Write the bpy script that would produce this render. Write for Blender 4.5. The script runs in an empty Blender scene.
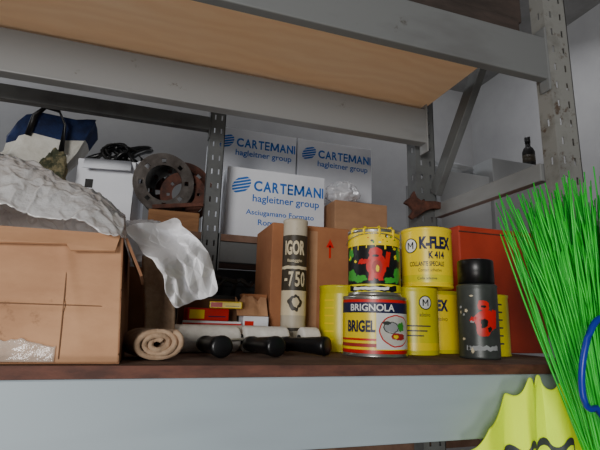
import bpy, math, random
import numpy as np
from mathutils import Matrix, Vector, noise
random.seed(7)
S=bpy.context.scene
COL=S.collection
H=1.523          # eye height; heights below are relative to it
SH=-0.073        # top of the shelf board relative to H

# ------------------------------------------------------------------ materials
def lin(c):
    o=[]
    for v in c:
        v=v/255.0
        o.append(v/12.92 if v<=.04045 else ((v+.055)/1.055)**2.4)
    return (o[0],o[1],o[2],1)
MATS={}
def mat(name,c,rough=.6,metal=0,c2=None,scale=8,bump=0,bscale=None,stretch=(1,1,1),trans=0,lo=.35,hi=.65,detail=6,spec=.5,coat=0,sss=0,scuff=None,glow=0,grain=None,alpha=1):
    if name in MATS: return MATS[name]
    m=bpy.data.materials.new(name); m.use_nodes=True
    nt=m.node_tree; N=nt.nodes; L=nt.links
    b=N['Principled BSDF']
    b.inputs['Roughness'].default_value=rough
    b.inputs['Metallic'].default_value=metal
    b.inputs['Specular IOR Level'].default_value=spec
    b.inputs['Coat Weight'].default_value=coat
    b.inputs['Alpha'].default_value=alpha
    if trans: b.inputs['Transmission Weight'].default_value=trans
    if glow: b.inputs['Emission Color'].default_value=lin(c); b.inputs['Emission Strength'].default_value=glow
    if sss:
        b.inputs['Subsurface Weight'].default_value=sss; b.inputs['Subsurface Radius'].default_value=(.03,.03,.03); b.inputs['Subsurface Scale'].default_value=1
    if c2 is None: c2=tuple(max(0,v*.9) for v in c)
    tc=N.new('ShaderNodeTexCoord'); mp=N.new('ShaderNodeMapping'); mp.inputs['Scale'].default_value=stretch
    L.new(tc.outputs['Object'],mp.inputs['Vector'])
    n=N.new('ShaderNodeTexNoise'); n.inputs['Scale'].default_value=scale; n.inputs['Detail'].default_value=detail; n.inputs['Roughness'].default_value=.65
    L.new(mp.outputs[0],n.inputs['Vector'])
    r=N.new('ShaderNodeValToRGB'); r.color_ramp.elements[0].position=lo; r.color_ramp.elements[1].position=hi
    r.color_ramp.elements[0].color=lin(c2); r.color_ramp.elements[1].color=lin(c)
    L.new(n.outputs['Fac'],r.inputs['Fac']); out=r.outputs['Color']
    if scuff:
        n3=N.new('ShaderNodeTexNoise'); n3.inputs['Scale'].default_value=scuff[1]; n3.inputs['Detail'].default_value=9; n3.inputs['Roughness'].default_value=.75
        L.new(tc.outputs['Object'],n3.inputs['Vector'])
        r3=N.new('ShaderNodeValToRGB'); r3.color_ramp.elements[0].position=scuff[2]; r3.color_ramp.elements[1].position=scuff[2]+.06
        mx=N.new('ShaderNodeMixRGB'); L.new(n3.outputs['Fac'],r3.inputs['Fac']); L.new(r3.outputs['Color'],mx.inputs['Fac'])
        L.new(out,mx.inputs['Color1']); mx.inputs['Color2'].default_value=lin(scuff[0]); out=mx.outputs['Color']
    if grain:
        wv=N.new('ShaderNodeTexWave'); wv.bands_direction='Y'; wv.inputs['Scale'].default_value=grain[1]; wv.inputs['Distortion'].default_value=9; wv.inputs['Detail'].default_value=5; wv.inputs['Detail Scale'].default_value=1.6
        mp2=N.new('ShaderNodeMapping'); mp2.inputs['Scale'].default_value=(.4,1,1); L.new(tc.outputs['Object'],mp2.inputs['Vector']); L.new(mp2.outputs[0],wv.inputs['Vector'])
        mx=N.new('ShaderNodeMixRGB'); ml=N.new('ShaderNodeMath'); ml.operation='MULTIPLY'; ml.inputs[1].default_value=.16
        L.new(wv.outputs['Fac'],ml.inputs[0]); L.new(ml.outputs[0],mx.inputs['Fac']); L.new(out,mx.inputs['Color1']); mx.inputs['Color2'].default_value=lin(grain[0]); out=mx.outputs['Color']
    L.new(out,b.inputs['Base Color'])
    if bump:
        n2=N.new('ShaderNodeTexNoise'); n2.inputs['Scale'].default_value=bscale or scale*3; n2.inputs['Detail'].default_value=5
        L.new(mp.outputs[0],n2.inputs['Vector'])
        bp=N.new('ShaderNodeBump'); bp.inputs['Strength'].default_value=bump; bp.inputs['Distance'].default_value=.01
        L.new(n2.outputs['Fac'],bp.inputs['Height']); L.new(bp.outputs[0],b.inputs['Normal'])
    MATS[name]=m
    return m
steel=mat('painted_steel',(154,168,176),.42,0,(142,154,162),3,.02,14,(.4,1,2),lo=.25,hi=.5,detail=3,scuff=((114,118,118),7,.63))
steel_front=mat('dull_steel',(112,114,114),.5,0,(98,98,98),4,.02,20,(.5,.5,1.5),lo=.25,hi=.45,detail=4,scuff=((80,76,70),9,.61))
steel_old=mat('worn_steel',(130,131,131),.45,0,(112,112,110),4,.02,20,(.5,.5,1.5),lo=.25,hi=.45,detail=4,scuff=((88,82,76),9,.61))
steel_post=mat('worn_steel_upright',(132,132,128),.5,0,(102,100,94),14,.03,40,lo=.25,hi=.5,scuff=((84,70,58),16,.57))
steel_dark=mat('grey_steel',(94,96,96),.5,0,(72,72,72),12,.05,30,lo=.25,hi=.5)
ply=mat('plywood',(255,220,182),.6,0,(250,204,158),1.6,.01,40,(1,3,1),lo=.3,hi=.7,grain=((222,160,110),7))
boardm=mat('dusty_board',(128,100,84),.9,0,(86,60,48),9,.2,60,lo=.3,hi=.65)
edgem=mat('board_edge',(104,62,48),.75,0,(68,40,32),14,.12,60,(1,1,3))
plankm=mat('dark_plank',(74,62,56),.85,0,(50,42,38),10,.1,50,(.5,2,2))
card=mat('cardboard',(190,145,108),.8,0,(168,124,91),5,.015,30,(1,1,2),scuff=((138,101,72),7,.60))
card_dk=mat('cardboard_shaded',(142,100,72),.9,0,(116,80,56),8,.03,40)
card2=mat('cardboard_brown',(172,116,76),.85,0,(150,96,62),5,.05,60)
card_in=mat('cardboard_edge',(150,106,74),.9,0,(118,82,56),14)
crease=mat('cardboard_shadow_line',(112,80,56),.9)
white_card=mat('white_carton',(236,238,244),.5,0,(222,225,233),3,.02,20)
blue=mat('print_blue',(14,112,208),.5)
tape=mat('packing_tape',(236,224,212),.08,0,(210,194,178),12,.3,40,alpha=.34)
plastic=mat('plastic_film',(255,255,255),.12,0,(252,253,255),3,.35,60,(1,1.3,1),trans=.45,sss=.2,coat=.8)
plastic2=mat('plastic_film_grey',(240,240,244),.18,0,(220,220,226),4,.35,24,trans=.4)
paper=mat('crumpled_paper',(250,250,253),.5,0,(242,242,247),4,.08,20,sss=.2)
felt=mat('felt_beige',(192,164,136),.95,0,(162,134,108),40,.3,140)
fleece=mat('white_fleece',(240,236,228),.95,0,(222,217,208),40,.12,220)
black=mat('black_plastic',(16,16,18),.35)
blackm=mat('black_iron',(34,32,31),.55,.3,(18,17,17),20,.2,50)
ironm=mat('grey_iron',(98,92,88),.5,.3,(62,54,50),18,.2,60)
rust=mat('rust',(104,62,48),.85,0,(56,36,30),22,.4,60)
tin=mat('tin_plate',(190,188,180),.3,.85,(150,148,140),12)
yellow=mat('can_yellow',(250,222,6),.32,0,(240,208,4),4)
yellowg=mat('can_olive_yellow',(226,214,24),.35,0,(206,192,16),4)
red=mat('print_red',(214,24,20),.4)
mred=mat('print_muted_red',(176,48,44),.45)
dred=mat('red_box_paint',(196,66,36),.5,0,(168,50,27),3,.03,20)
white=mat('print_white',(240,240,236),.4)
dblue=mat('print_navy',(24,28,70),.45)
navy=mat('navy_canvas',(26,46,94),.85,0,(16,30,64),30,.2,120)
canvas=mat('cream_canvas',(224,222,214),.9,0,(196,192,180),12,.2,80)
camo=mat('camouflage_cloth',(128,118,88),.9,0,(58,62,44),14,.2,60,lo=.45,hi=.52)
greyp=mat('spray_grey',(76,80,78),.4,.2,(56,60,58),10)
beige=mat('dusty_beige_tube',(196,186,166),.5,0,(170,160,140),6,scuff=((140,128,108),14,.60))
cream=mat('cream_label',(222,208,176),.45,0,(202,186,152),5,scuff=((160,144,116),18,.60))
brown=mat('print_olive_brown',(62,52,34),.5,0,(46,38,26),10,scuff=((124,108,82),20,.68))
green=mat('green_bristle',(38,212,58),.3,0,(18,172,42),3)
greenl=mat('print_green',(60,160,50),.4)
bluep=mat('blue_cord',(16,48,164),.35)
hivis=mat('hi_vis_cloth',(228,255,0),.7,0,(218,250,0),5,.08,60,glow=.16)  # slight emission added to make the cloth look brighter
band=mat('dark_grey_band',(70,76,78),.6,.1,(52,56,58),12)
grey_cloth=mat('grey_cloth',(64,68,70),.85,0,(44,46,48),12,.3,80)
woodm=mat('pine_wood',(160,116,78),.8,0,(128,88,56),6,.15,40,(1,6,6))
wallm=mat('plaster_wall',(162,162,163),.9,0,(148,148,150),1.5,.05,30)
palem=mat('pale_grey_carton',(166,168,170),.8,0,(150,152,154),2)
ceilm=mat('ceiling_paint',(140,140,140),.9)
floorm=mat('concrete_floor',(160,154,146),.8,0,(136,130,122),3,.1,30)

# ------------------------------------------------------------------ mesh tools
class M:
    def __init__(s): s.v=[]; s.f=[]; s.mi=[]; s.mats=[]; s.sm=[]
    def m(s,mt):
        if mt not in s.mats: s.mats.append(mt)
        return s.mats.index(mt)
    def add(s,vs,fs,mt,smooth=False):
        o=len(s.v); k=s.m(mt)
        s.v+= [tuple(v) for v in vs]
        for f in fs: s.f.append([i+o for i in f]); s.mi.append(k); s.sm.append(smooth)
        return s
    def box(s,x0,x1,y0,y1,z0,z1,mt,T=None):
        v=[Vector((x,y,z)) for z in (z0,z1) for y in (y0,y1) for x in (x0,x1)]
        if T: v=[T@p for p in v]
        return s.add(v,[(0,2,3,1),(4,5,7,6),(0,1,5,4),(2,6,7,3),(0,4,6,2),(1,3,7,5)],mt)
    def lathe(s,prof,mt,seg=48,T=None,smooth=True):
        v=[];f=[]
        for r,z in prof:
            for i in range(seg):
                a=2*math.pi*i/seg; v.append(Vector((r*math.cos(a),r*math.sin(a),z)))
        if T: v=[T@p for p in v]
        for j in range(len(prof)-1):
            for i in range(seg):
                k=(i+1)%seg; f.append((j*seg+i,j*seg+k,(j+1)*seg+k,(j+1)*seg+i))
        n=len(prof)
        if prof[0][0]>1e-6: f.append(tuple(range(seg))[::-1])
        if prof[-1][0]>1e-6: f.append(tuple((n-1)*seg+i for i in range(seg)))
        return s.add(v,f,mt,smooth)
    def grid(s,nu,nv,fn,mt,smooth=True,closeu=False,tri=False):
        v=[Vector(fn(i/(nu-(0 if closeu else 1)),j/(nv-1))) for j in range(nv) for i in range(nu)]
        f=[]
        for j in range(nv-1):
            for i in range(nu if closeu else nu-1):
                k=(i+1)%nu; q=(j*nu+i,j*nu+k,(j+1)*nu+k,(j+1)*nu+i)
                if tri:
                    if (i*7+j*3)%2: f+= [(q[0],q[1],q[2]),(q[0],q[2],q[3])]
                    else: f+= [(q[0],q[1],q[3]),(q[1],q[2],q[3])]
                else: f.append(q)
        return s.add(v,f,mt,smooth)
    def tube(s,pts,r,mt,seg=8,flat=1.0,smooth=True):
        pts=[Vector(p) for p in pts]; v=[];f=[]
        rr=r if isinstance(r,(list,tuple)) else [r]*len(pts)
        for j,p in enumerate(pts):
            t=(pts[min(j+1,len(pts)-1)]-pts[max(j-1,0)]).normalized()
            a=Vector((0,0,1)) if abs(t.z)<.9 else Vector((0,1,0))
            n=t.cross(a).normalized(); b=t.cross(n)
            for i in range(seg):
                w=2*math.pi*(i+.5)/seg; v.append(p+n*math.cos(w)*rr[j]+b*math.sin(w)*rr[j]*flat)
        for j in range(len(pts)-1):
            for i in range(seg):
                k=(i+1)%seg; f.append((j*seg+i,j*seg+k,(j+1)*seg+k,(j+1)*seg+i))
        f.append(tuple(range(seg))[::-1]); f.append(tuple((len(pts)-1)*seg+i for i in range(seg)))
        return s.add(v,f,mt,smooth)
    def bar(s,p,q,w,h,mt,up=(0,0,1)):
        p=Vector(p);q=Vector(q);t=(q-p).normalized();n=t.cross(Vector(up)).normalized();b=n.cross(t)
        v=[c+n*w/2*i+b*h/2*j for c in (p,q) for (i,j) in ((-1,-1),(1,-1),(1,1),(-1,1))]
        return s.add(v,[(0,1,2,3),(7,6,5,4),(0,4,5,1),(1,5,6,2),(2,6,7,3),(3,7,4,0)],mt)
    def extr(s,poly,th,mt,T):
        n=len(poly); v=[T@Vector((x,0,z)) for x,z in poly]+[T@Vector((x,th,z)) for x,z in poly]
        f=[tuple(range(n)),tuple(range(2*n-1,n-1,-1))]+[(i,i+n,(i+1)%n+n,(i+1)%n) for i in range(n)]
        return s.add(v,f,mt)
    def cpatch(s,r,ph,u0,u1,z0,z1,mt,sk=0,rag=0):
        n=max(2,int(abs(u1-u0)/r/.09)+2)
        if rag: n=max(n,12)
        return s.grid(n,2,lambda u,v:(r*math.cos(ph+(u0+(u1-u0)*u+sk*v)/r),r*math.sin(ph+(u0+(u1-u0)*u+sk*v)/r),z0+(z1-z0)*v+rag*noise.noise(Vector((u*9,v*7,z0*50)))),mt)
    def cdisc(s,r,ph,u,z,ru,rz,mt,ri=0,wob=0):
        def fn(a,b):
            q=ri+(1-ri)*b; q*=1+wob*noise.noise(Vector((math.cos(2*math.pi*a)*2.2,math.sin(2*math.pi*a)*2.2,u*90+z*50))); x=u+ru*q*math.cos(2*math.pi*a); 
            return (r*math.cos(ph+x/r),r*math.sin(ph+x/r),z+rz*q*math.sin(2*math.pi*a))
        return s.grid(32 if wob else 24,4,fn,mt,closeu=True)
    def ctext(s,t,r,ph,u,z,w,h,mt,bold=.0):
        vs,fs=text2d(t,w,h,bold)
        return s.add([(r*math.cos(ph+(x+u)/r),r*math.sin(ph+(x+u)/r),z+y) for x,y in vs],fs,mt)
    def ftext(s,t,x,y,z,w,h,mt,bold=0):
        vs,fs=text2d(t,w,h,bold)
        return s.add([(x+a,y,z+b) for a,b in vs],fs,mt)
def text2d(t,w,h,bold=0):
    c=bpy.data.curves.new('t','FONT'); c.body=t; c.size=1; c.offset=bold; c.resolution_u=3
    o=bpy.data.objects.new('t',c); COL.objects.link(o)
    dg=bpy.context.evaluated_depsgraph_get(); me=bpy.data.meshes.new_from_object(o.evaluated_get(dg))
    vs=[(v.co.x,v.co.y) for v in me.vertices]; fs=[tuple(p.vertices) for p in me.polygons]
    bpy.data.objects.remove(o); bpy.data.meshes.remove(me); bpy.data.curves.remove(c)
    x0=min(v[0] for v in vs);x1=max(v[0] for v in vs);y0=min(v[1] for v in vs);y1=max(v[1] for v in vs)
    return [((x-(x0+x1)/2)*w/(x1-x0),(y-(y0+y1)/2)*h/(y1-y0)) for x,y in vs],fs
def thing(name,label,cat,loc=(0,0,0),rz=0,group=None,kind=None,ry=0):
    o=bpy.data.objects.new(name,None); o.empty_display_size=.05; COL.objects.link(o)
    o.location=loc; o.rotation_euler=(0,ry,rz); meta(o,label,cat,group,kind); return o
def meta(o,label=None,cat=None,group=None,kind=None):
    if label:o['label']=label
    if cat:o['category']=cat
    if group:o['group']=group
    if kind:o['kind']=kind
def obj(name,b,parent=None,label=None,cat=None,group=None,kind=None,loc=(0,0,0),rz=0,bevel=0,solid=0,sub=0):
    me=bpy.data.meshes.new(name); me.from_pydata(b.v,[],b.f)
    for m_ in b.mats: me.materials.append(m_)
    me.polygons.foreach_set('material_index',b.mi); me.polygons.foreach_set('use_smooth',b.sm); me.update()
    o=bpy.data.objects.new(name,me); COL.objects.link(o)
    if parent: o.parent=parent
    o.location=loc; o.rotation_euler=(0,0,rz)
    if sub:
        k=o.modifiers.new('u','SUBSURF'); k.levels=sub; k.render_levels=sub
    if solid:
        k=o.modifiers.new('s','SOLIDIFY'); k.thickness=solid
    if bevel:
        k=o.modifiers.new('b','BEVEL'); k.width=bevel; k.segments=2; k.limit_method='ANGLE'; k.angle_limit=.7
    meta(o,label,cat,group,kind); return o
def ridge(p,sc,seed,k=5.0):
    n=noise.noise(Vector(p)*sc+Vector((seed*5.1,seed*2.3,seed)))
    return max(0,1-abs(n)*k)
def facet(p,sc,seed):
    d=noise.voronoi(Vector(p)*sc+Vector((seed*3.7,seed,seed*1.9)))[0]
    return d[1]-d[0]
def puff(p,sc,seed):
    d=noise.voronoi(Vector(p)*sc+Vector((seed*3.7,seed,seed*1.9)))[0][0]
    return math.sqrt(max(0,1-min(1,d)**2))
def blob(c,r,amp,sc,seed,mt,base=None,nu=64,nv=40,pw=1.0,cr=0.0,fc=0.0,flat=False):
    b=M()
    def fn(u,v):
        th=2*math.pi*u; ph=math.pi*v
        d=Vector((math.cos(th)*math.sin(ph),math.sin(th)*math.sin(ph),-math.cos(ph)))
        q=Vector([math.copysign(abs(k)**pw,k) for k in d])
        n=noise.noise(d*sc+Vector((seed*7.3,seed*3.1,seed)))+.35*noise.noise(d*sc*2.3+Vector((seed,seed*3.1,seed*2)))
        n=1+amp*n+cr*(ridge(d,sc*1.6,seed)+.6*ridge(d,sc*3.2,seed+3))
        if fc: n+=fc*(facet(d,2.2,seed)*.9+.5*facet(d,4.6,seed+2)-.4)
        p=Vector((c[0]+r[0]*q.x*n,c[1]+r[1]*q.y*n,c[2]+r[2]*q.z*n))
        if base is not None and p.z<base: p.z=base+.0001
        return p
    b.grid(nu,nv,fn,mt,not flat,closeu=True); return b

# ------------------------------------------------------------------ camera
yaw,pitch,roll=math.radians(18),math.radians(12.2),math.radians(1.55)
hh=Vector((math.sin(yaw),math.cos(yaw),0)); R=Vector((math.cos(yaw),-math.sin(yaw),0)); U=Vector((0,0,1))
f=hh*math.cos(pitch)+U*math.sin(pitch); u=U*math.cos(pitch)-hh*math.sin(pitch)
r2=R*math.cos(roll)+u*math.sin(roll); u2=u*math.cos(roll)-R*math.sin(roll)
cam=bpy.data.cameras.new('camera'); cam.sensor_width=36; cam.lens=27; cam.clip_start=.02
co=bpy.data.objects.new('camera',cam); COL.objects.link(co); S.camera=co
co.matrix_world=Matrix((( r2.x,u2.x,-f.x,0),(r2.y,u2.y,-f.y,0),(r2.z,u2.z,-f.z,H),(0,0,0,1)))

# ------------------------------------------------------------------ room
obj('floor',M().box(-3,3.0,-2.5,3.2,-.1,0,floorm),kind='structure')
obj('wall_back',M().box(-3,3.0,3.1,3.2,0,3.6,wallm),kind='structure')
obj('wall_right',M().box(2.6,2.7,-2.5,3.1,0,3.6,wallm),kind='structure')
obj('wall_left',M().box(-3.1,-3.0,0,3.1,0,3.6,wallm),kind='structure')
obj('ceiling',M().box(-3,3.0,-2.5,3.2,3.6,3.7,ceilm),kind='structure')

# ------------------------------------------------------------------ racks
def upright(name,parent,x0,w,y0,dep,z1,mt,face=-1):
    b=M()
    cols=[0,.22*w,.32*w,.68*w,.78*w,w]; n=int(z1/.05); 
    zs=[]
    for i in range(n): zs+= [i*.05,i*.05+.015,i*.05+.034]
    zs.append(n*.05)
    yf=y0 if face<0 else y0+dep
    for j in range(len(zs)-1):
        for i in range(5):
            if i in (1,3) and j%3==1: continue
            b.add([(x0+cols[i],yf,zs[j]),(x0+cols[i+1],yf,zs[j]),(x0+cols[i+1],yf,zs[j+1]),(x0+cols[i],yf,zs[j+1])],[(0,1,2,3)],mt)
    sc=[0,.35*dep,.5*dep,dep]
    for j in range(len(zs)-1):
        for xx in (x0,x0+w):
            for i in range(3):
                if i==1 and j%6==1: continue
                b.add([(xx,y0+sc[i],zs[j]),(xx,y0+sc[i+1],zs[j]),(xx,y0+sc[i+1],zs[j+1]),(xx,y0+sc[i],zs[j+1])],[(0,1,2,3)],mt)
    return obj(name,b,parent,solid=.0025)
def beam(name,parent,x0,x1,y0,y1,z0,z1,mt):
    b=M(); b.box(x0,x1,y0,y1,z0,z1,mt)
    for xe,s in ((x0,1),(x1,-1)):
        b.box(min(xe,xe+s*.006),max(xe,xe+s*.006),y0-.004,y1+.004,z0-.03,z1+.03,mt)
    return obj(name,b,parent,bevel=.004)
rack=thing('storage_rack','grey painted steel storage rack with slotted uprights and two levels','rack',(0,0,0))
TOP=3.0
upright('upright',rack,.904,.072,.78,.042,TOP,steel_post)
upright('upright',rack,.83,.075,1.275,.055,TOP,steel_dark)
upright('upright',rack,-1.832,.072,.78,.042,TOP,steel_post)
upright('upright',rack,-1.84,.082,1.275,.055,TOP,steel_dark)
beam('beam',rack,-1.757,.901,.78,.82,H-.212,H-.0925,steel)
beam('beam',rack,-1.757,.901,.78,.805,H+.612,H+.728,steel_front)
beam('beam',rack,-1.757,.829,1.22,1.26,H-.212,H-.0925,steel)
beam('beam',rack,-1.757,.829,1.20,1.24,H+.592,H+.712,steel_old)
obj('brace',M().bar((.906,.826,H+.382),(.906,1.272,H+.382),.026,.046,steel_old),rack,bevel=.002)
obj('brace',M().bar((.900,1.272,H+.445),(.900,.826,H+1.045),.026,.044,steel_dark),rack,bevel=.002)
obj('brace',M().bar((.906,.826,H-.45),(.906,1.272,H-.18),.026,.035,steel_old),rack,bevel=.002)
b=M(); b.box(-1.75,.888,.785,1.28,H-.092,H+SH,boardm); b.box(.888,1.02,.85,1.26,H-.092,H+SH,boardm)
b.box(-1.75,.888,.776,.785,H-.092,H+SH,edgem)
obj('shelf_board',b,label='dusty reddish-brown wooden board on the lower rack beams',cat='shelf board')
obj('shelf_board',M().box(-1.75,.835,.81,1.25,H+.7285,H+.745,ply),label='pale plywood sheet resting on the upper rack beams',cat='shelf board')
obj('wooden_plank',M().box(-1.2,.86,.82,.98,H+.7455,H+.80,plankm),label='dark brown plank lying on the upper plywood shelf',cat='plank',bevel=.003,group='dark planks on the upper shelf')
obj('wooden_plank',M().box(-.6,.88,.83,1.0,H+.8005,H+.93,plankm),label='dark brown thick plank on top of another plank',cat='plank',bevel=.003,group='dark planks on the upper shelf')

rack2=thing('storage_rack','older grey steel storage rack standing behind, holding white cartons','rack')
upright('upright',rack2,.15,.05,1.50,.05,2.6,steel_dark)
upright('upright',rack2,.15,.05,2.35,.05,2.25,steel_dark)
upright('upright',rack2,-1.7,.05,1.50,.05,2.6,steel_dark)
upright('upright',rack2,1.98,.05,1.50,.05,2.0,steel_dark)
upright('upright',rack2,1.98,.05,2.35,.05,2.0,steel_dark)
beam('beam',rack2,-1.648,.149,1.50,1.53,H+.65,H+.70,steel_dark)
beam('beam',rack2,-1.648,.149,1.50,1.53,H+.19,H+.26,steel_dark)
beam('beam',rack2,.202,1.978,1.50,1.53,H+.19,H+.26,steel_dark)
beam('beam',rack2,.202,1.978,2.35,2.38,H+.19,H+.26,steel_dark)
b=M(); b.box(-1.64,.145,1.50,2.34,H+.262,H+.285,boardm); b.box(.145,.205,1.555,2.34,H+.262,H+.285,boardm); b.box(.205,1.97,1.50,2.34,H+.262,H+.285,boardm)
obj('shelf_board',b,label='worn brown board of the rack behind, under the cartons',cat='shelf board')
for k,(x0,x1,zz,mt) in enumerate(((-.9,-.35,.10,grey_cloth),(-.32,.12,.14,plankm),(.24,.62,.12,grey_cloth),(.66,1.25,.08,plankm))):
    t=thing('storage_crate','dark dusty storage crate on the lower rear level','crate',(0,0,0),group='dark storage crates')
    obj('body',M().box(x0,x1,1.62,2.1,H-.42,H+zz,mt),t,bevel=.006)
    obj('lid',M().box(x0-.008,x1+.008,1.612,2.108,H+zz+.0005,H+zz+.015,mt),t,bevel=.003)
b=M(); b.box(-1.64,1.97,1.55,2.34,H-.445,H-.4205,boardm); obj('shelf_board',b,label='lower board of the rear rack carrying dark crates',cat='shelf board')

# ------------------------------------------------------------------ white cartons
def carton(x,y,z,w=.395,d=.29,h=.286,full=True,group='white printed towel cartons'):
    t=thing('cardboard_carton','white carton with blue printed lettering and striped emblem','box',(x,y,z),group=group)
    obj('body',M().box(0,w,0,d,0,h,white_card),t,bevel=.004)
    b=M(); yy=-.0008
    # emblem: slanted blue stripes cut to a rounded outline
    for k in range(5):
        z0=-.029+k*.0125; hb=.0085
        pts=[]
        for zz in (z0,z0+hb):
            q=math.sqrt(max(0,1-((zz)/.0335)**2))*.036
            pts.append((-q,zz)); pts.append((q,zz))
        sl=lambda X_,Z_:(.058+X_+.10*Z_,yy,.217+Z_+.28*X_)
        b.add([sl(*pts[0]),sl(*pts[1]),sl(*pts[3]),sl(*pts[2])],[(0,1,2,3)],blue)
    obj('logo',b,t,label='slanted blue striped emblem')
    b=M(); x0=.104
    for s,ww in (('C',.036),('A',.035),('R',.029),('T',.030),('E',.027),('M',.043),('A',.035),('N',.034),('I',.009)):
        if s=='M':
            hgt=.042;z0=.198;tk=.008
            for (p,q) in (((0,0),(.05,1)),((.05,1),(.5,.12)),((.5,.12),(.95,1)),((.95,1),(1,0))):
                xa=x0+p[0]*(ww-tk);xb=x0+q[0]*(ww-tk)
                b.add([(xa,yy,z0+p[1]*hgt),(xa+tk,yy,z0+p[1]*hgt),(xb+tk,yy,z0+q[1]*hgt),(xb,yy,z0+q[1]*hgt)],[(0,1,2,3)],blue)
        elif s=='E':
            for zz in (.198,.2155,.233): b.box(x0+.002,x0+ww-.003,yy,yy+.0003,zz,zz+.0075,blue)
            b.box(x0+.002,x0+.008,yy,yy+.0003,.198,.2405,blue)
        else: b.ftext(s,x0+ww/2,yy,.219,ww-.003,.042,blue,.03)
        x0+=ww+.0010
    b.ftext('hagleitner group',.237,yy,.166,.268,.037,blue,.012)
    if full:
        b.ftext('Asciugamano Formato',.215,yy,.112,.27,.026,blue,.012)
        b.ftext('Roma',.165,yy,.078,.075,.022,blue,.012)
    obj('lettering',b,t,label='blue printed lettering')
    obj('tape',M().box(.0,w,d/2-.025,d/2+.025,h,h+.0006,palem),t)
    return t
carton(.232,1.62,H+.2855)
carton(.210,1.95,H+.2855,h=.300,full=False); carton(.210,1.95,H+.2855+.302,full=False)
carton(.612,1.95,H+.2855,h=.300,full=False); carton(.612,1.95,H+.2855+.302,full=False)

b=M(); b.box(.655,.885,1.58,1.76,H+.2855,H+.475,card)
obj('cardboard_box',b,label='small plain brown cardboard box beside the white cartons',cat='box',bevel=.003)
obj('plastic_bag',blob((.73,1.68,H+.53),(.07,.06,.055),.3,1.6,5,plastic2,base=H+.4765,fc=.2),label='small white crumpled plastic bag on a brown box',cat='bag')
obj('cardboard_box',M().box(1.20,1.48,1.66,1.95,H+.2855,H+.70,palem),label='tall pale carton on the rear rack',cat='box',bevel=.004)
obj('plastic_bag',blob((1.34,1.80,H+.735),(.13,.11,.050),.3,1.6,15,palem,base=H+.7015,fc=.15),label='whitish wrapped bundle on top of a tall carton',cat='bundle')
obj('cardboard_box',M().box(1.50,1.94,1.66,2.0,H+.2855,H+.80,palem),label='wide grey-white carton on the rear rack',cat='box',bevel=.004)
t=thing('spray_bottle','small dim dark bottle standing on a grey carton','bottle',(1.79,1.72,H+.801))
obj('body',M().lathe([(0,0),(.028,0),(.03,.01),(.03,.09),(.022,.11),(.012,.12),(.012,.14)],blackm,24),t)
b=M(); b.lathe([(.0305,.03),(.0305,.07)],brown,24); obj('label',b,t)
obj('cap',M().lathe([(.014,.14),(.014,.17),(0,.172)],black,20),t)

# ------------------------------------------------------------------ clutter on rear shelf, left
t=thing('cardboard_carton','open white carton with loose flaps behind the plastic bag','box',(-.270,1.60,H+.2855),math.radians(-9))
b=M(); w_,d_,h_=.185,.20,.235
b.box(0,w_,0,.004,0,h_,white_card); b.box(0,w_,d_-.004,d_,0,h_,white_card); b.box(0,.004,.004,d_-.004,0,h_,white_card); b.box(w_-.004,w_,.004,d_-.004,0,h_,white_card); b.box(.004,w_-.004,.004,d_-.004,0,.004,white_card)
obj('body',b,t)
b=M(); b.grid(2,2,lambda u,v:(.02+.150*u+.01*v,-.001-.04*v,h_-.045*v),white_card); obj('flap',b,t,solid=.003)
b=M(); b.grid(2,2,lambda u,v:(w_+.002+.065*v,.19*u+.005,h_+.03*v),white_card); obj('flap',b,t,solid=.003)
b=M(); b.box(.03,.055,-.001,0,.135,.165,blackm); obj('print_mark',b,t)
b=M(); random.seed(8)
for q in range(9):
    c0=Vector((random.uniform(.03,.17),random.uniform(.05,.14),.20)); pts=[]
    for k in range(26):
        w_k=k/25; n1=noise.noise(Vector((w_k*2.6,q*3.1,1))); n2=noise.noise(Vector((w_k*2.6,q*3.1,7))); n3=noise.noise(Vector((w_k*2.2,q*3.1,13)))
        pts.append(c0+Vector((.13*n1,.07*n2,.12*math.sin(math.pi*w_k)*(.65+.5*abs(n3)))))
    b.tube(pts,random.choice([.006,.008,.011]),black if q%2 else blackm,8,random.choice([1,.4]))
obj('cable_tangle',b,label='tangle of black cables and straps in the open white carton',cat='cable',kind='stuff',loc=(-.270,1.60,H+.2855+.025),rz=math.radians(-9))

t=thing('tote_bag','slumped angular tote bag with navy and white panels','bag',(-.485,1.70,H+.325),math.radians(8),ry=math.radians(19))
def bagf(u,v):
    th=2*math.pi*u; n=noise.noise(Vector((math.cos(th)*1.5,math.sin(th)*1.5,v*2)))
    k=(.9+.25*v); j=.016*noise.noise(Vector((u*17,v*9,3)))
    return (.100*k*math.copysign(abs(math.cos(th))**.5,math.cos(th))*(1+.26*n)+j,.07*k*math.copysign(abs(math.sin(th))**.5,math.sin(th))*(1+.2*n)+j,.335*v*(1+.28*math.cos(th+.4))+j)
b=M(); b.grid(18,4,lambda u,v:bagf(u,v*.45),navy,False,True,True); b.grid(18,4,lambda u,v:bagf(u,.45+.38*v+.06*math.sin(u*6.28)),canvas,False,True,True); b.grid(18,3,lambda u,v:bagf(u,.83+.17*v+.06*math.sin(u*6.28)*(1-v)),navy,False,True,True)
obj('body',b,t,solid=.004)
for yy in (-.08,.07):
    b=M(); b.tube([(-.05,yy,.26),(-.06,yy-.012,.33),(-.045,yy-.02,.37),(.0,yy-.03,.375),(.035,yy-.03,.34),(.065,yy-.02,.25)],.010,black,8,.4)
    obj('handle',b,t)

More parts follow.
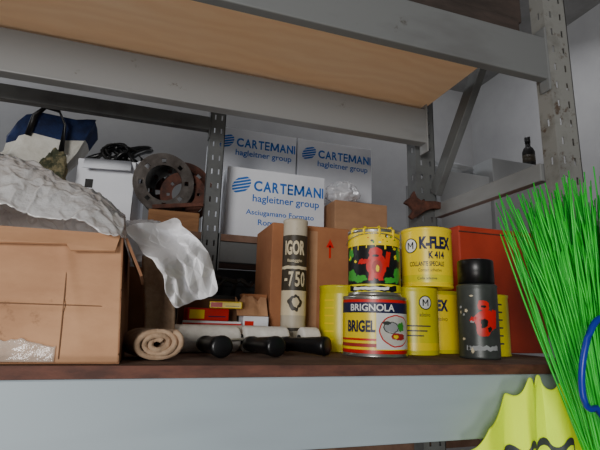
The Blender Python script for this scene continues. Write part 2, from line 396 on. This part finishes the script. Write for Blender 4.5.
obj('camouflage_jacket',blob((-.335,1.540,H+.385),(.062,.026,.11),.4,1.7,2,camo,base=H+.286,fc=.2),label='bundled camouflage cloth beside the tote bag',cat='clothing')
obj('grey_rag',blob((-.51,1.535,H+.385),(.085,.022,.115),.3,1.9,8,grey_cloth,base=H+.286,fc=.2),label='dark grey bundled rag on the rear shelf',cat='cloth')
obj('cardboard_box',M().box(-.78,-.63,1.80,1.95,H+.286,H+.69,card2),label='orange-brown carton beside the tote bag',cat='box',bevel=.003)
obj('wooden_block',M().box(-.03,.135,1.515,1.76,H+.2855,H+.352,woodm),label='pine block under the iron flanges',cat='wood',bevel=.003)
def flange(c,r,tilt,rz,mt,k=.60):
    b=M(); T=Matrix.Translation(c)@Matrix.Rotation(rz,4,'Z')@Matrix.Rotation(math.radians(90)+tilt,4,'X')
    ri=r*k; n=64; th=.008
    r1=r*(k+.08); r3=r*(k+.22)
    def cell(a0,a1,r0,r1):
        v=[T@Vector((q*math.cos(a),q*math.sin(a),z)) for z in (-th/2,th/2) for (q,a) in ((r0,a0),(r1,a0),(r1,a1),(r0,a1))]
        b.add(v,[(0,3,2,1),(4,5,6,7),(0,1,5,4),(1,2,6,5),(2,3,7,6),(3,0,4,7)],mt)
    for i in range(n):
        a0=2*math.pi*i/n;a1=2*math.pi*(i+1)/n
        cell(a0,a1,ri,r1)
        if i%8 not in (0,1): cell(a0,a1,r1,r3)
        cell(a0,a1,r3,r)
    return obj('pipe_flange',b,label='round iron pipe flange with bolt holes propped upright',cat='pipe flange',group='iron pipe flanges')
flange((.010,1.556,H+.352+.104),.102,math.radians(8),math.radians(8),ironm,.60)
flange((.080,1.600,H+.352+.082),.080,math.radians(8),math.radians(0),rust,.5)
flange((.035,1.660,H+.352+.108),.106,math.radians(8),0,blackm,.5)
flange((.080,1.715,H+.352+.120),.118,math.radians(6),0,rust)
b=M(); b.bar((-.02,1.525,H+.36),(.145,1.522,H+.385),.014,.014,rust); obj('iron_bar',b,label='rusty square iron bar leaning across the flanges',cat='bar',bevel=.002)

# ------------------------------------------------------------------ left: big carton
t=thing('cardboard_box','large worn brown cardboard box with peeling clear tape','box',(-.46,.795,H+SH+.003))
W,Dp,Hh=.423,.30,.200
def dent(u,v):
    a=.006*max(0,.20-abs(u-.62-.22*v))/.20*(1-v); d=.004*max(0,.05-abs(v-.43))/.05
    e=-.004*max(0,.03-abs(u-.88+.10*v))/.03*v
    return a+d+e+.0008*noise.noise(Vector((u*5,v*4,2)))
b=M()
def face(u,v): return (W*u-.014*v*u,dent(u,v)*(1-u**10),Hh*v)
b.grid(110,70,face,card)
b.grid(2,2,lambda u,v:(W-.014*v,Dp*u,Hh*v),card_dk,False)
b.grid(2,2,lambda u,v:(0,Dp*(1-u),Hh*v),card,False); b.grid(2,2,lambda u,v:(W*(1-u)-.014*v*(1-u),Dp,Hh*v),card,False)
b.grid(2,2,lambda u,v:(W*u,Dp*v,0),card_in,False)
b.grid(2,2,lambda u,v:((W-.014)*u,.004+(Dp-.004)*v,Hh-.006),card,False)
obj('body',b,t,solid=.002)
b=M()
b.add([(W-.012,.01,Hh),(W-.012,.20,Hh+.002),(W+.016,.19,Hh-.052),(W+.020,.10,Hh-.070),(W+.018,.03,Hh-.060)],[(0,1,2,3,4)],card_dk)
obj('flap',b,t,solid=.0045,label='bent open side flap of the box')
b=M()
b.add([(.02,-.001,Hh+.001),(.405,-.001,Hh+.003),(.400,-.013,Hh-.026),(.335,-.014,Hh-.030),(.328,-.012,Hh-.020),(.21,-.013,Hh-.026),(.19,-.015,Hh-.034),(.02,-.012,Hh-.024)],[(0,1,2,3,4,5,6,7)],card)
obj('flap',b,t,solid=.004,label='stiff torn upper flap folded over the front')
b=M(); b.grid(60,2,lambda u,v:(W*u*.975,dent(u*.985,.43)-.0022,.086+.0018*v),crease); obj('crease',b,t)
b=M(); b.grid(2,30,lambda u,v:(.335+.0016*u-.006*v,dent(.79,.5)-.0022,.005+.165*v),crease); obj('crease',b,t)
def tapef(u,v):
    top=.066-.042*u+.008*noise.noise(Vector((u*9,1,3)))+.006*noise.noise(Vector((u*26,1,5)))
    x=.06+.270*u
    return (x,dent(x/W,max(.006,top)*v/Hh)-.0034,.001+max(.006,top)*v)
b=M(); b.grid(80,10,tapef,tape); obj('tape',b,t,solid=.0003)
def film(x0,x1,y0,y1,zb,hh_,seed,cx,cy):
    def fn(u,v):
        x=x0+(x1-x0)*u; y=y0+(y1-y0)*v
        dx=(u-cx)/.66; dy=(v-cy)/.60; r=min(1,(abs(dx)**2.6+abs(dy)**2.6)**(1/2.6)); m=(math.cos(r*math.pi)+1)/2
        P=(u*1.5,v*1.1,.4)
        z=zb+hh_*(m**.42)*(1+.14*noise.noise(Vector((u*2.2,v*2.0,seed))))+.044*(puff(P,1.6,seed)-.55)*(.35+m)+.014*(puff(P,3.6,seed+2)-.5)*(.4+m)
        z+=.006*(facet(P,5,seed+2)-.35)+.0045*(facet(P,11,seed+5)-.3)+.005*ridge(P,4,seed,7)+.003*ridge(P,12,seed+3,5)
        fr=max(0,.14-v)/.14
        x+= .012*noise.noise(Vector((u*3,v*5,seed+2)))
        y+= .014*noise.noise(Vector((u*6,v*3,seed+5)))
        z=max(z,zb+.001)
        z-= fr*(.004+.018*(noise.noise(Vector((u*5,0,seed)))+.5))
        return (x,y,z)
    b=M(); b.grid(260,170,fn,plastic); return b
obj('plastic_bag',film(-.47,-.058,.765,1.07,H+.131,.118,3,.48,.50),label='large puffy translucent white plastic bag resting on a cardboard box',cat='bag',solid=.0008)
obj('plastic_bag',blob((-.035,1.155,H+.175),(.076,.055,.060),.2,1.4,9,plastic2,base=H+.1165,nu=140,nv=90,pw=.85,cr=.06,fc=.08),label='greyish translucent crumpled plastic bag on a cardboard box',cat='bag')
random.seed(23)
NU,NV=10,13; JT={}
for i in range(NU):
    for j in range(NV): JT[(i,j)]=(random.uniform(-.32,.32),random.uniform(-.32,.32),random.gauss(0,1))
def pap(u,v):
    i=round(u*(NU-1)); j=round(v*(NV-1)); a,c_,d=JT[(i,j)]
    uu=u+a/(NU-1)*(0<i<NU-1); vv=v+c_/(NV-1)*(0<j<NV-1)
    A=Vector((-.055,.872,H+.168));B=Vector((.035,.98,H+.215));C=Vector((.138,.97,H+.060));D=Vector((.050,.90,H+.025))
    p=(A*(1-uu)+B*uu)*(1-vv)+(D*(1-uu)+C*uu)*vv
    n=noise.noise(Vector((uu*1.6,vv*2.0,5.5)))
    p+=Vector((.014*n+.004*d,-.028*n+.014*d-.030*math.sin(math.pi*vv),.018*n+.030*math.sin(math.pi*vv)*uu+.005*d))
    return p
b=M(); b.grid(NU,NV,pap,paper,False,False,True)
obj('paper_sheet',b,label='softly creased white paper sheet hanging off the cardboard box',cat='paper',solid=.001,sub=1)
def strip(u,v):
    z=H+SH+.002+.20*v
    return (-.012+.056*u+.008*math.sin(v*4+.5),.985+.015*math.sin(u*3.1)+.025*math.sin(v*2.6),z)
b=M(); b.grid(14,24,strip,felt); obj('felt_sheet',b,label='brown felt sheet standing upright behind the felt roll',cat='cloth',solid=.006)
def spiral(u,v):
    a=u*2*math.pi*3.0+.8; r=.003+.0255*u; w=1+.08*math.sin(a*2+1)
    return (.022-.03*v+r*1.22*w*math.cos(a),.850+.105*v-.004*math.sin(a*1.7),H+SH+.029+r*.84*w*math.sin(a)+.001)
b=M(); b.grid(150,8,spiral,felt); obj('felt_roll',b,label='pale beige felt cloth rolled up tightly',cat='cloth roll',solid=.0082)

# ------------------------------------------------------------------ paint rollers
def roller(x,y,z,rz,L,label,hx,hy,ang,hl=.125):
    t=thing('paint_roller',label,'paint roller',(x,y,z),0,group='paint rollers')
    T=Matrix.Rotation(rz,4,'Z')@Matrix.Translation((0,0,.031))@Matrix.Rotation(math.radians(90),4,'Y')
    prof=[(0,0),(.012,0),(.026,.0),(.0295,.003),(.030,.008),(.030,L-.008),(.0295,L-.003),(.026,L),(.012,L),(0,L)]
    obj('sleeve',M().lathe(prof,fleece,40,T),t)
    b=M(); b.lathe([(.011,-.0006),(.011,-.004),(.0,-.004)],black,20,T); obj('end_cap',b,t)
    e=Vector((L*math.cos(rz),L*math.sin(rz),.031)); d=Vector((math.cos(ang),math.sin(ang),0)); h0=Vector((hx,hy,.0225))
    b=M(); b.tube([e,e+Vector((.008,-.002,0)),e+Vector((.012,-.012,0)),e+Vector((.008,-.03,0)),(h0+e)/2+Vector((.0,-.008,0)),h0-d*.02,h0],.0035,tin,8)
    obj('frame',b,t)
    b=M(); pts=[h0,h0+d*.003,h0+d*.02,h0+d*.028,h0+d*.06,h0+d*.10,h0+d*(hl-.007),h0+d*(hl-.002),h0+d*hl]
    b.tube(pts,[.012,.018,.019,.016,.0185,.0215,.0235,.0215,.017],black,20,.92)
    obj('handle',b,t)
    return t
Z=H+SH+.0005
A=math.radians
roller(.048,1.050,Z,A(14),.160,'white fleece paint roller with black handle, beside the cloth roll',.072,-.030,A(-80))
roller(.216,1.080,Z,A(4),.110,'white fleece paint roller with black handle between two others',.006,-.045,A(-74))
roller(.368,1.11,Z,A(2),.048,'white fleece paint roller with black handle next to printed tins',-.062,-.055,A(-52))
t=thing('paint_roller','spare white fleece roller sleeve lying behind the other rollers','paint roller',(.075,1.162,Z),0,group='paint rollers')
obj('sleeve',M().lathe([(.018,0),(.026,0),(.0295,.003),(.030,.008),(.030,.212),(.0295,.217),(.026,.22),(.018,.22)],fleece,40,Matrix.Translation((0,0,.031))@Matrix.Rotation(A(90),4,'Y')),t)
obj('core',M().lathe([(.0175,.001),(.0175,.219)],card,24,Matrix.Translation((0,0,.031))@Matrix.Rotation(A(90),4,'Y')),t)

# ------------------------------------------------------------------ small packets and dark hardware
def scart(x,y,z,w,d,h,rz,label,mt=white_card,pm=red,lay=0):
    t=thing('small_carton',label,'box',(x,y,z),rz,group='small red, yellow and white packets')
    obj('body',M().box(0,w,0,d,0,h,mt),t,bevel=.002)
    b=M()
    if lay==0: b.box(.0,w,-.0008,0,h*.58,h*.92,pm)
    else: b.box(w*.05,w*.4,-.0008,0,h*.15,h*.85,pm)
    obj('print_band',b,t)
    b=M(); b.box(w*.5,w*.92,-.0008,0,h*.30,h*.38,dblue); obj('print_line',b,t)
scart(.085,1.206,Z,.15,.05,.070,A(-3),'white carton with red print behind the rollers')
scart(.095,1.207,Z+.0705,.11,.045,.032,A(7),'small red packet stacked askew on a carton',red,yellow,1)
scart(.240,1.200,Z,.070,.05,.085,A(4),'upright white carton with red print',white_card,red,1)
scart(.15,1.212,Z+.103,.085,.04,.018,A(-14),'flat yellow packet on top of a red packet',yellow,red,1)
obj('cardboard_box',M().box(.245,.318,1.262,1.297,Z,H+.075,card2),label='narrow brown carton behind the small cartons',cat='box',bevel=.002)
def torn(x,y,z,w,h,seed,mt,label,tilt=.03):
    def fn(u,v):
        top=1+.5*noise.noise(Vector((u*5,seed,1)))
        return (x+w*u,y+tilt*v+.008*noise.noise(Vector((u*3,v*3,seed))),z+h*v*top)
    b=M(); b.grid(12,4,fn,mt,False,False,True); obj('torn_cardboard',b,label=label,cat='cardboard',solid=.003)
torn(.225,1.215,H+.0145,.085,.050,6,card,'torn tan cardboard scrap leaning on a packet')
obj('cardboard_box',M().box(.075,.235,1.264,1.297,Z,H+.0575,crease),label='brown narrow carton supporting the metal bracket',cat='box',bevel=.002)
t=thing('metal_bracket','black bent metal hooks on a flat bar','bracket',(0,0,H+.058))
obj('bar',M().box(.06,.24,1.265,1.29,0,.010,blackm),t)
for k in range(4):
    x=.085+.045*k
    b=M(); b.tube([(x,1.275,.010),(x+.005,1.27,.03+.005*k),(x+.02,1.265,.055),(x+.045,1.265,.068-.01*k),(x+.055,1.27,.05)],.007,blackm,8)
    obj('hook',b,t)
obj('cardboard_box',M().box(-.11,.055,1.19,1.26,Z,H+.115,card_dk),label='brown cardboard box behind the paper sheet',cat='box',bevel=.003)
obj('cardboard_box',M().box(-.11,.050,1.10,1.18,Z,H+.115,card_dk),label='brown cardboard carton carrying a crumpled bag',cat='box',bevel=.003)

# ------------------------------------------------------------------ brown box with arrow
t=thing('cardboard_box','brown cardboard box with a small red arrow printed on it','box',(.32,1.242,Z))
obj('body',M().box(0,.245,0,.20,0,.356,card2),t,bevel=.003)
b=M(); b.box(.177,.183,-.001,0,.262,.30,red); b.add([(.167,-.001,.294),(.193,-.001,.294),(.18,-.001,.320)],[(0,1,2)],red)
obj('arrow',b,t)
obj('tape',M().box(.10,.14,-.0006,.0,.02,.34,card),t)

# ------------------------------------------------------------------ cans
def canprof(r,h):
    return [(0,.003),(r-.004,.003),(r-.003,0),(r+.0015,0),(r+.0018,.003),(r,.006),(r,h-.008),(r+.0018,h-.005),(r+.0018,h),(r-.002,h+.0005),(r-.004,h-.004),(r*.86,h-.004),(r*.84,h-.0005),(r*.80,h-.0005),(r*.78,h-.003),(0,h-.003)]
def can(name,label,x,y,z,r,h,bodymat,group=None):
    t=thing(name,label,'can',(x,y,z),group=group)
    obj('body',M().lathe(canprof(r,h),bodymat,64),t)
    p=math.atan2(-y,-x)
    return t,p
def wrap(m,r,z0,z1,mt): m.lathe([(r,z0),(r,z1)],mt,64); m.f=m.f[:-2]; m.mi=m.mi[:-2]; m.sm=m.sm[:-2]
t,p=can('paint_tin','red, yellow and white printed adhesive tin',.522,1.002,Z,.0755,.137,tin)
r=.0763; b=M()
wrap(b,r,.008,.016,red); wrap(b,r,.016,.128,yellow)
r+=.0004
b.cpatch(r,p,-.105,.115,.098,.122,dblue); b.cpatch(r,p,-.105,.115,.122,.1285,red)
b.cpatch(r,p,.004,.115,.018,.098,white); b.cpatch(r,p,-.105,.004,.036,.041,red); b.cpatch(r,p,-.105,.004,.022,.030,mred)
b.cdisc(r+.0003,p,.056,.059,.046,.036,red,0,.08); b.cdisc(r+.0005,p,.056,.059,.043,.033,canvas,0,.08); b.cdisc(r+.0008,p,.044,.066,.020,.012,palem,0,.4); b.cdisc(r+.0009,p,.040,.066,.020,.013,greyp,.86,.2); b.cdisc(r+.0010,p,.060,.046,.020,.008,mred,0,.4); b.cdisc(r+.0011,p,.052,.046,.007,.004,yellow,0,.4); b.cdisc(r+.0010,p,.028,.076,.010,.004,greyp,0,.4); b.cdisc(r+.0010,p,.068,.068,.010,.010,greenl,0,.5)
obj('label',b,t)
b=M(); r+=.0015
b.ctext('BRIGNOLA',r,p,-.006,.110,.108,.016,white,.02); b.ctext('BRIGEL',r,p,-.034,.068,.072,.027,dblue,.04)
obj('lettering',b,t)
t,p=can('paint_tin','black printed tin with red figure and yellow top, stacked',.522,1.002,Z+.1385,.0635,.158,tin)
r=.0642;b=M(); wrap(b,r,.008,.026,yellowg); wrap(b,r,.026,.118,black); wrap(b,r,.118,.150,yellow)
r+=.0004; random.seed(41)
b.cpatch(r,p,-.070,.06,.010,.022,black,0,.003); b.cpatch(r+.0002,p,-.055,.035,.013,.019,white,.002,.002)
for (uu,zz,a_,c_) in ((-.062,.046,.018,.014),(-.036,.038,.018,.010),(.064,.050,.014,.018),(.040,.036,.016,.008),(-.068,.098,.012,.016),(.070,.098,.010,.014)): b.cdisc(r,p,uu,zz,a_,c_,greenl,0,.5)
for k in range(6): b.cdisc(r+.0003,p,random.choice([-1,1])*random.uniform(.044,.078),random.uniform(.034,.112),random.uniform(.002,.006),random.uniform(.002,.006),random.choice([yellow,yellowg]),0,.6)
r+=.0006
b.cdisc(r+.0002,p,.006,.068,.024,.030,red,0,.25); b.cdisc(r+.0003,p,.004,.099,.016,.014,red,0,.2)
b.cpatch(r+.0003,p,-.040,-.010,.074,.084,red,.004,.004); b.cpatch(r+.0003,p,.024,.036,.066,.102,red,.006,.004); b.cpatch(r+.0003,p,-.014,-.002,.034,.056,red,.003,.003); b.cpatch(r+.0003,p,.010,.022,.034,.056,red,-.003,.003)
b.cdisc(r+.0006,p,.008,.066,.012,.016,mred,0,.3); b.cdisc(r+.0008,p,.004,.092,.008,.003,black,0,.3); b.cdisc(r+.0008,p,.008,.062,.004,.008,yellow,0,.4)
for k in range(8):
    uu=-.085+.022*k; ln=random.uniform(.004,.014); b.cpatch(r+.0007,p,uu,uu+random.uniform(.002,.005),.119-ln,.12,yellow,0,.002)
for k in range(12): b.cdisc(r+.0004,p,random.uniform(-.07,.07),random.uniform(.122,.148),random.uniform(.001,.004),random.uniform(.001,.004),random.choice([red,black,white,greenl]))
obj('label',b,t)
b=M(); b.lathe([(0,.156),(.052,.156),(.055,.159),(.053,.163),(0,.164)],yellow,48); obj('lid',b,t)
for k in range(4):
    a=p-.9+.55*k; b=M(); b.tube([(.052*math.cos(a),.052*math.sin(a),.162),(.062*math.cos(a),.062*math.sin(a),.161),(.0675*math.cos(a),.0675*math.sin(a),.156),(.0675*math.cos(a),.0675*math.sin(a),.150-.006*k%.02)],[.004,.004,.003,.002],yellow,8); obj('paint_drip',b,t)
b=M(); b.tube([(.0675*math.cos(p+a),.0675*math.sin(p+a),.128+.018*math.cos(a*1.0)) for a in [k*.2-1.6 for k in range(17)]],.0012,tin,6); obj('handle',b,t)
t,p=can('paint_tin','plain yellow tin with dark lettering, partly behind a printed tin',.502,1.158,Z,.0595,.172,yellowg,'yellow tins')
b=M(); wrap(b,.0599,.02,.15,yellowg)
for k in range(6): b.cpatch(.0603,p,-.05,-.02,.03+.02*k,.034+.02*k,yellow)
obj('label',b,t)
def mlogo(b,r,p,uu,zz,s):
    """round badge: black ring, white field, plain upright letter M"""
    b.cdisc(r,p,uu,zz,s,s,black); b.cdisc(r+.0003,p,uu,zz,s*.86,s*.86,white)
    wM,hM,tk=s*.92,s*.92,s*.17; q=r+.0008
    def P(x,z): a=p+(uu+x)/q; return (q*math.cos(a),q*math.sin(a),zz+z)
    for (x0,z0,x1,z1) in ((-wM/2,-hM/2,-wM/2,hM/2),(wM/2-tk,-hM/2,wM/2-tk,hM/2),(-wM/2,hM/2,-tk/2,-hM*.18),(wM/2-tk,hM/2,-tk/2,-hM*.18)):
        b.add([P(x0,z0),P(x0+tk,z0),P(x1+tk,z1),P(x1,z1)],[(0,1,2,3)],black)
t,p=can('paint_tin','yellow adhesive tin turned so its emblem faces sideways',.671,1.066,Z,.0625,.169,yellowg,'yellow tins')
r=.0632;b=M();wrap(b,r,.01,.158,yellowg); b.cpatch(r+.0003,p,-.09,.09,.012,.03,yellow); b.cpatch(r+.0003,p,.010,.013,.03,.10,yellow)
mlogo(b,r+.0005,p,.032,.130,.018); obj('label',b,t)
b=M(); b.ctext('adesivo',r+.001,p,.030,.100,.030,.010,dblue)
for k in range(3): b.cpatch(r+.001,p,-.02,.045-.01*k,.070-.012*k,.073-.012*k,dblue)
obj('lettering',b,t)
t,p=can('paint_tin','yellow adhesive tin with dark lettering, half hidden by another tin',.783,1.128,Z,.0610,.169,yellowg,'yellow tins')
r=.0617;b=M();wrap(b,r,.01,.158,yellow); obj('label',b,t)
b=M(); b.ctext('K-FLEX',r+.001,p,-.004,.128,.078,.032,dblue,.055); b.ctext('adesivo',r+.001,p,.012,.092,.04,.011,dblue); obj('lettering',b,t)
t,p=can('paint_tin','yellow adhesive tin with round emblem, stacked on two yellow tins',.704,1.046,Z+.1705,.0655,.155,yellow,'yellow tins')
r=.0662;b=M();wrap(b,r,.01,.145,yellow); b.cpatch(r+.0003,p,-.09,.09,.012,.03,yellowg)
mlogo(b,r+.0005,p,-.043,.107,.020); obj('label',b,t)
b=M(); b.ctext('K-FLEX',r+.001,p,.026,.113,.088,.033,dblue,.055); b.ctext('K 414',r+.001,p,.026,.081,.042,.019,dblue,.04)
b.ctext('COLLANTE SPECIALE',r+.001,p,.0,.058,.092,.012,dblue,.02); b.ctext('Contact adhesive',r+.001,p,.008,.042,.06,.008,dblue,.0); b.ctext('Colla adesiva',r+.001,p,.0,.021,.05,.007,dblue,.01)
obj('lettering',b,t)
t,p=can('paint_tin','yellow tin half hidden beside the red box',.880,1.030,Z,.053,.158,yellowg,'yellow tins')
b=M(); wrap(b,.0534,.02,.14,yellowg)
for k in range(6): b.cpatch(.0538,p,.0,.04,.03+.02*k,.034+.02*k,greyp)
obj('label',b,t)
# spray can
t=thing('spray_can','dark spray can with worn red and off-white label and black cap','spray can',(.762,.925,Z)); p=math.atan2(-.925,-.762)
r=.0465; obj('body',M().lathe([(0,.002),(r-.003,0),(r+.001,.002),(r,.006),(r,.166),(r+.001,.168),(r+.001,.171),(r-.002,.174),(0,.174)],greyp,48),t)
b=M(); q=r+.0006; wrap(b,q-.0003,.010,.162,greyp); random.seed(12)
for k in range(22): b.cdisc(q+.00003*k,p,random.uniform(-.050,-.012),random.uniform(.018,.145),random.uniform(.002,.006),random.uniform(.002,.007),random.choice([palem,greyp,cream,greyp]),0,.6)
b.cpatch(q,p,-.03,.045,.020,.030,palem,0,.004)
q+=.0010
b.cdisc(q,p,.016,.084,.024,.034,red,0,.35); b.cdisc(q+.0001,p,.014,.122,.013,.013,red,0,.3); b.cpatch(q,p,-.020,.010,.086,.096,red,.006,.004); b.cpatch(q,p,.030,.044,.070,.112,red,.004,.004)
b.cdisc(q+.0003,p,.014,.082,.008,.012,black,0,.5); b.cdisc(q+.0003,p,.026,.068,.005,.007,black,0,.5); b.cdisc(q+.0003,p,.014,.120,.006,.003,black,0,.4)
obj('label',b,t)
obj('cap',M().lathe([(.0425,.1745),(.0425,.230),(.041,.233),(.038,.2345),(0,.2345)],black,40),t)
# sealant cartridge
t=thing('sealant_cartridge','tall slim greyish-beige sealant cartridge with dark label','sealant tube',(.371,1.181,Z)); p=math.atan2(-1.181,-.371)
r=.0335; obj('body',M().lathe([(0,.002),(r-.003,0),(r+.001,.002),(r,.006),(r,.340),(r+.001,.342),(r+.001,.350),(r-.002,.352),(r-.004,.346),(0,.346)],beige,40),t)
q=r+.0006;b=M(); wrap(b,q,.155,.305,brown); wrap(b,q,.090,.155,cream); b.cpatch(q+.0002,p,-.053,.053,.212,.220,cream,0,.002); b.cpatch(q,p,-.053,.053,.05,.058,brown);b.cdisc(q+.0004,p,.004,.122,.018,.020,brown,0,.4);b.cdisc(q+.0006,p,.006,.124,.009,.012,cream,0,.4)
obj('label',b,t)
b=M(); b.ctext('IGOR',q+.0012,p,0,.270,.058,.040,cream,.04); b.ctext('fissaggio',q+.0012,p,.0,.234,.042,.011,cream,.01)
b.cpatch(q+.0012,p,-.029,-.019,.180,.187,cream)
for (ch,uc) in (('7',-.009),('5',.009),('0',.025)): b.ctext(ch,q+.0014,p,uc,.185,.0135,.040,cream,.025)
obj('lettering',b,t)

# ------------------------------------------------------------------ red box under the brace
t=thing('red_case','large orange-red box standing under the side brace','box',(.858,1.105,Z))
obj('body',M().box(0,.31,0,.155,0,.37,dred),t,bevel=.004)
b=M(); b.box(0,.31,-.002,.0,.35,.3535,rust); obj('trim',b,t)
T=Matrix.Translation((.780,1.235,H+.340))@Matrix.Scale(1.2,4)
poly=[(-.012,.050),(.0,.058),(.012,.078),(.020,.060),(.035,.052),(.080,.056),(.118,.052),(.148,.044),(.120,.036),(.070,.034),(.045,.024),(.020,.006),(.004,-.004),(-.006,.004),(.008,.022),(-.004,.034),(-.020,.040)]
t=thing('rusty_bracket','rusty flat iron bracket fixed on the rack post','bracket')
b=M(); b.extr(poly,.012,rust,T); obj('body',b,t,bevel=.003)
b=M(); b.tube([(.835,1.24,H+.395),(.84,1.258,H+.41),(.85,1.268,H+.415)],.004,rust,8); obj('pin',b,t)

# ------------------------------------------------------------------ broom
bx,by=.775,.63
t=thing('broom','upturned broom with bright green plastic bristles','broom',(bx,by,0))
b=M(); b.tube([(0,0,0),(0,0,1.27)],.012,woodm,12); obj('handle',b,t)
b=M(); b.lathe([(0,1.24),(.02,1.24),(.028,1.26),(.030,1.29),(0,1.29)],black,24); obj('socket',b,t)
b=M(); random.seed(11)
for k in range(480):
    a=random.uniform(0,2*math.pi); q=math.sqrt(random.random())
    x0=.030*q*math.cos(a); y0=.024*q*math.sin(a)
    sx=q*math.cos(a)*.105+random.gauss(0,.018)-.018; sy=q*math.sin(a)*.06+random.gauss(0,.012)
    L=random.uniform(.42,.56)-.05*abs(math.cos(a)*q); cv=random.gauss(0,.011); pw=random.uniform(.9,1.6)
    pts=[]
    for j in range(8):
        w=j/7; k2=w**pw
        pts.append((x0+sx*k2+cv*math.sin(math.pi*w),y0+sy*k2,1.275+L*w*(1-.03*w)))
    b.tube(pts,[.0017]*6+[.0014,.0010],green,5)
obj('bristles',b,t,kind='stuff')
b=M(); pts=[]
for k in range(25):
    a=math.radians(50)+k/24*math.radians(235)
    pts.append((-.092+.030*math.cos(a)+.014*math.sin(a),-.072-.006*math.sin(a),H-.050+.070*math.sin(a)))
pts+= [(-.070,-.062,H-.145),(-.035,-.042,H-.185),(-.006,-.026,H-.24)]
b.tube(pts,.0050,bluep,10)
obj('band',b,t,label='open blue cord')

# ------------------------------------------------------------------ hi-vis jacket: cloth draped by a small mass-spring solve
def drape(nx,ny,w,h,pins,steps,wall):
    sx=w/(nx-1); sy=h/(ny-1)
    rng=np.random.RandomState(4)
    X=np.zeros((ny,nx,3)); idx=[p_[0] for p_ in pins]; px=np.array([p_[1] for p_ in pins])
    top=np.stack([np.interp(np.arange(nx),idx,px[:,k]) for k in range(3)],1)
    for j in range(ny):
        X[j]=top; X[j,:,2]-=j*sy
    X[:,:,1]+=-.012+.010*np.sin(np.linspace(0,1,nx)*26)[None,:]+.008*np.sin(np.linspace(0,1,nx)[None,:]*9+np.linspace(0,5,ny)[:,None])+.002*rng.randn(ny,nx)
    for i,pos in pins: X[0,i]=pos
    P=X.copy(); inv=np.ones((ny,nx,1))
    for (i,pos) in pins: inv[0,i]=0
    def con(a,b,ia,ib,L,k):
        d=b-a; l=np.sqrt((d**2).sum(2,keepdims=True))+1e-9; ws=ia+ib+1e-9
        c=d*((l-L)/l)*k/ws; a+=c*ia; b-=c*ib
    for st in range(steps):
        V=(X-P)*.96; P=X.copy(); X=X+V*inv; X[:,:,2]-=.00009*inv[:,:,0]
        for it in range(14):
            for o in (0,1):
                m=X[:,o+1::2].shape[1]; con(X[:,o:-1:2][:,:m],X[:,o+1::2],inv[:,o:-1:2][:,:m],inv[:,o+1::2],sx,1)
                m=X[o+1::2].shape[0]; con(X[o:-1:2][:m],X[o+1::2],inv[o:-1:2][:m],inv[o+1::2],sy,1)
            for o in range(3):
                m=min(X[:,o:-2:3].shape[1],X[:,o+2::3].shape[1]); con(X[:,o:-2:3][:,:m],X[:,o+2::3][:,:m],inv[:,o:-2:3][:,:m],inv[:,o+2::3][:,:m],2*sx,.12)
                m=min(X[o:-2:3].shape[0],X[o+2::3].shape[0]); con(X[o:-2:3][:m],X[o+2::3][:m],inv[o:-2:3][:m],inv[o+2::3][:m],2*sy,.12)
            X[:,:,1]=np.where(inv[:,:,0]>0,np.clip(X[:,:,1],-.070,wall),X[:,:,1])
    return X
NX,NY=61,61
pins=[(0,(-.180,-.004,-.126)),(8,(-.138,-.034,-.086)),(18,(-.072,-.004,-.030)),(26,(-.030,-.026,.002)),(34,(.012,-.004,.004)),(42,(.052,-.022,-.010)),(52,(.098,-.004,-.066)),(60,(.128,-.020,-.115))]
X=drape(NX,NY,.50,.44,pins,130,.020)
t=thing('hi_vis_jacket','fluorescent yellow work jacket with dark band draped from the shelf','clothing',(.740,.752,H-.092))
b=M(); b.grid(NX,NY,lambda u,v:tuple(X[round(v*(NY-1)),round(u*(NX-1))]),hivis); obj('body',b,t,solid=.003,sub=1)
def on(u,v,off):
    a=u*(NX-1); c=v*(NY-1); i=min(NX-2,int(a)); j=min(NY-2,int(c)); fa=a-i; fc_=c-j
    p=(X[j,i]*(1-fa)+X[j,i+1]*fa)*(1-fc_)+(X[j+1,i]*(1-fa)+X[j+1,i+1]*fa)*fc_
    return (p[0],p[1]-off,p[2])
b=M(); b.grid(70,4,lambda u,v:on(.22+.60*u,.15+.030*v+.10*math.sin(u*3.1),.0055),band); obj('dark_band',b,t,label='dark grey band')  # narrow bent strip, darker than the cloth

# ------------------------------------------------------------------ light
w=bpy.data.worlds.new('world'); S.world=w; w.use_nodes=True
bg=w.node_tree.nodes['Background']; bg.inputs[0].default_value=(.94,.96,1,1); bg.inputs[1].default_value=.12
def area(name,loc,tgt,size,power,col):
    l=bpy.data.lights.new(name,'AREA'); l.energy=power; l.size=size; l.color=col; l.shape='DISK'
    o=bpy.data.objects.new(name,l); COL.objects.link(o); o.location=loc
    o.rotation_euler=(Vector(tgt)-Vector(loc)).to_track_quat('-Z','Y').to_euler(); return o
area('front_fill_light',(-1.4,-1.9,1.7),(.1,1.1,1.72),1.0,72,(1,.98,.95))  # unseen front light added to brighten the beams and plywood underside
area('low_fill_light',(-.6,-.9,.35),(.0,.95,2.2),.5,14,(1,.95,.90))  # low upward light added to lift the plywood underside, no lamp there
area('wall_fill_light',(-2.6,2.5,3.0),(.3,2.8,1.9),1.0,30,(.92,.96,1))  # area light added to brighten the back wall, no window built
area('room_light',(1.9,1.9,3.5),(1.6,2.6,1.5),.5,8,(.97,.97,1))
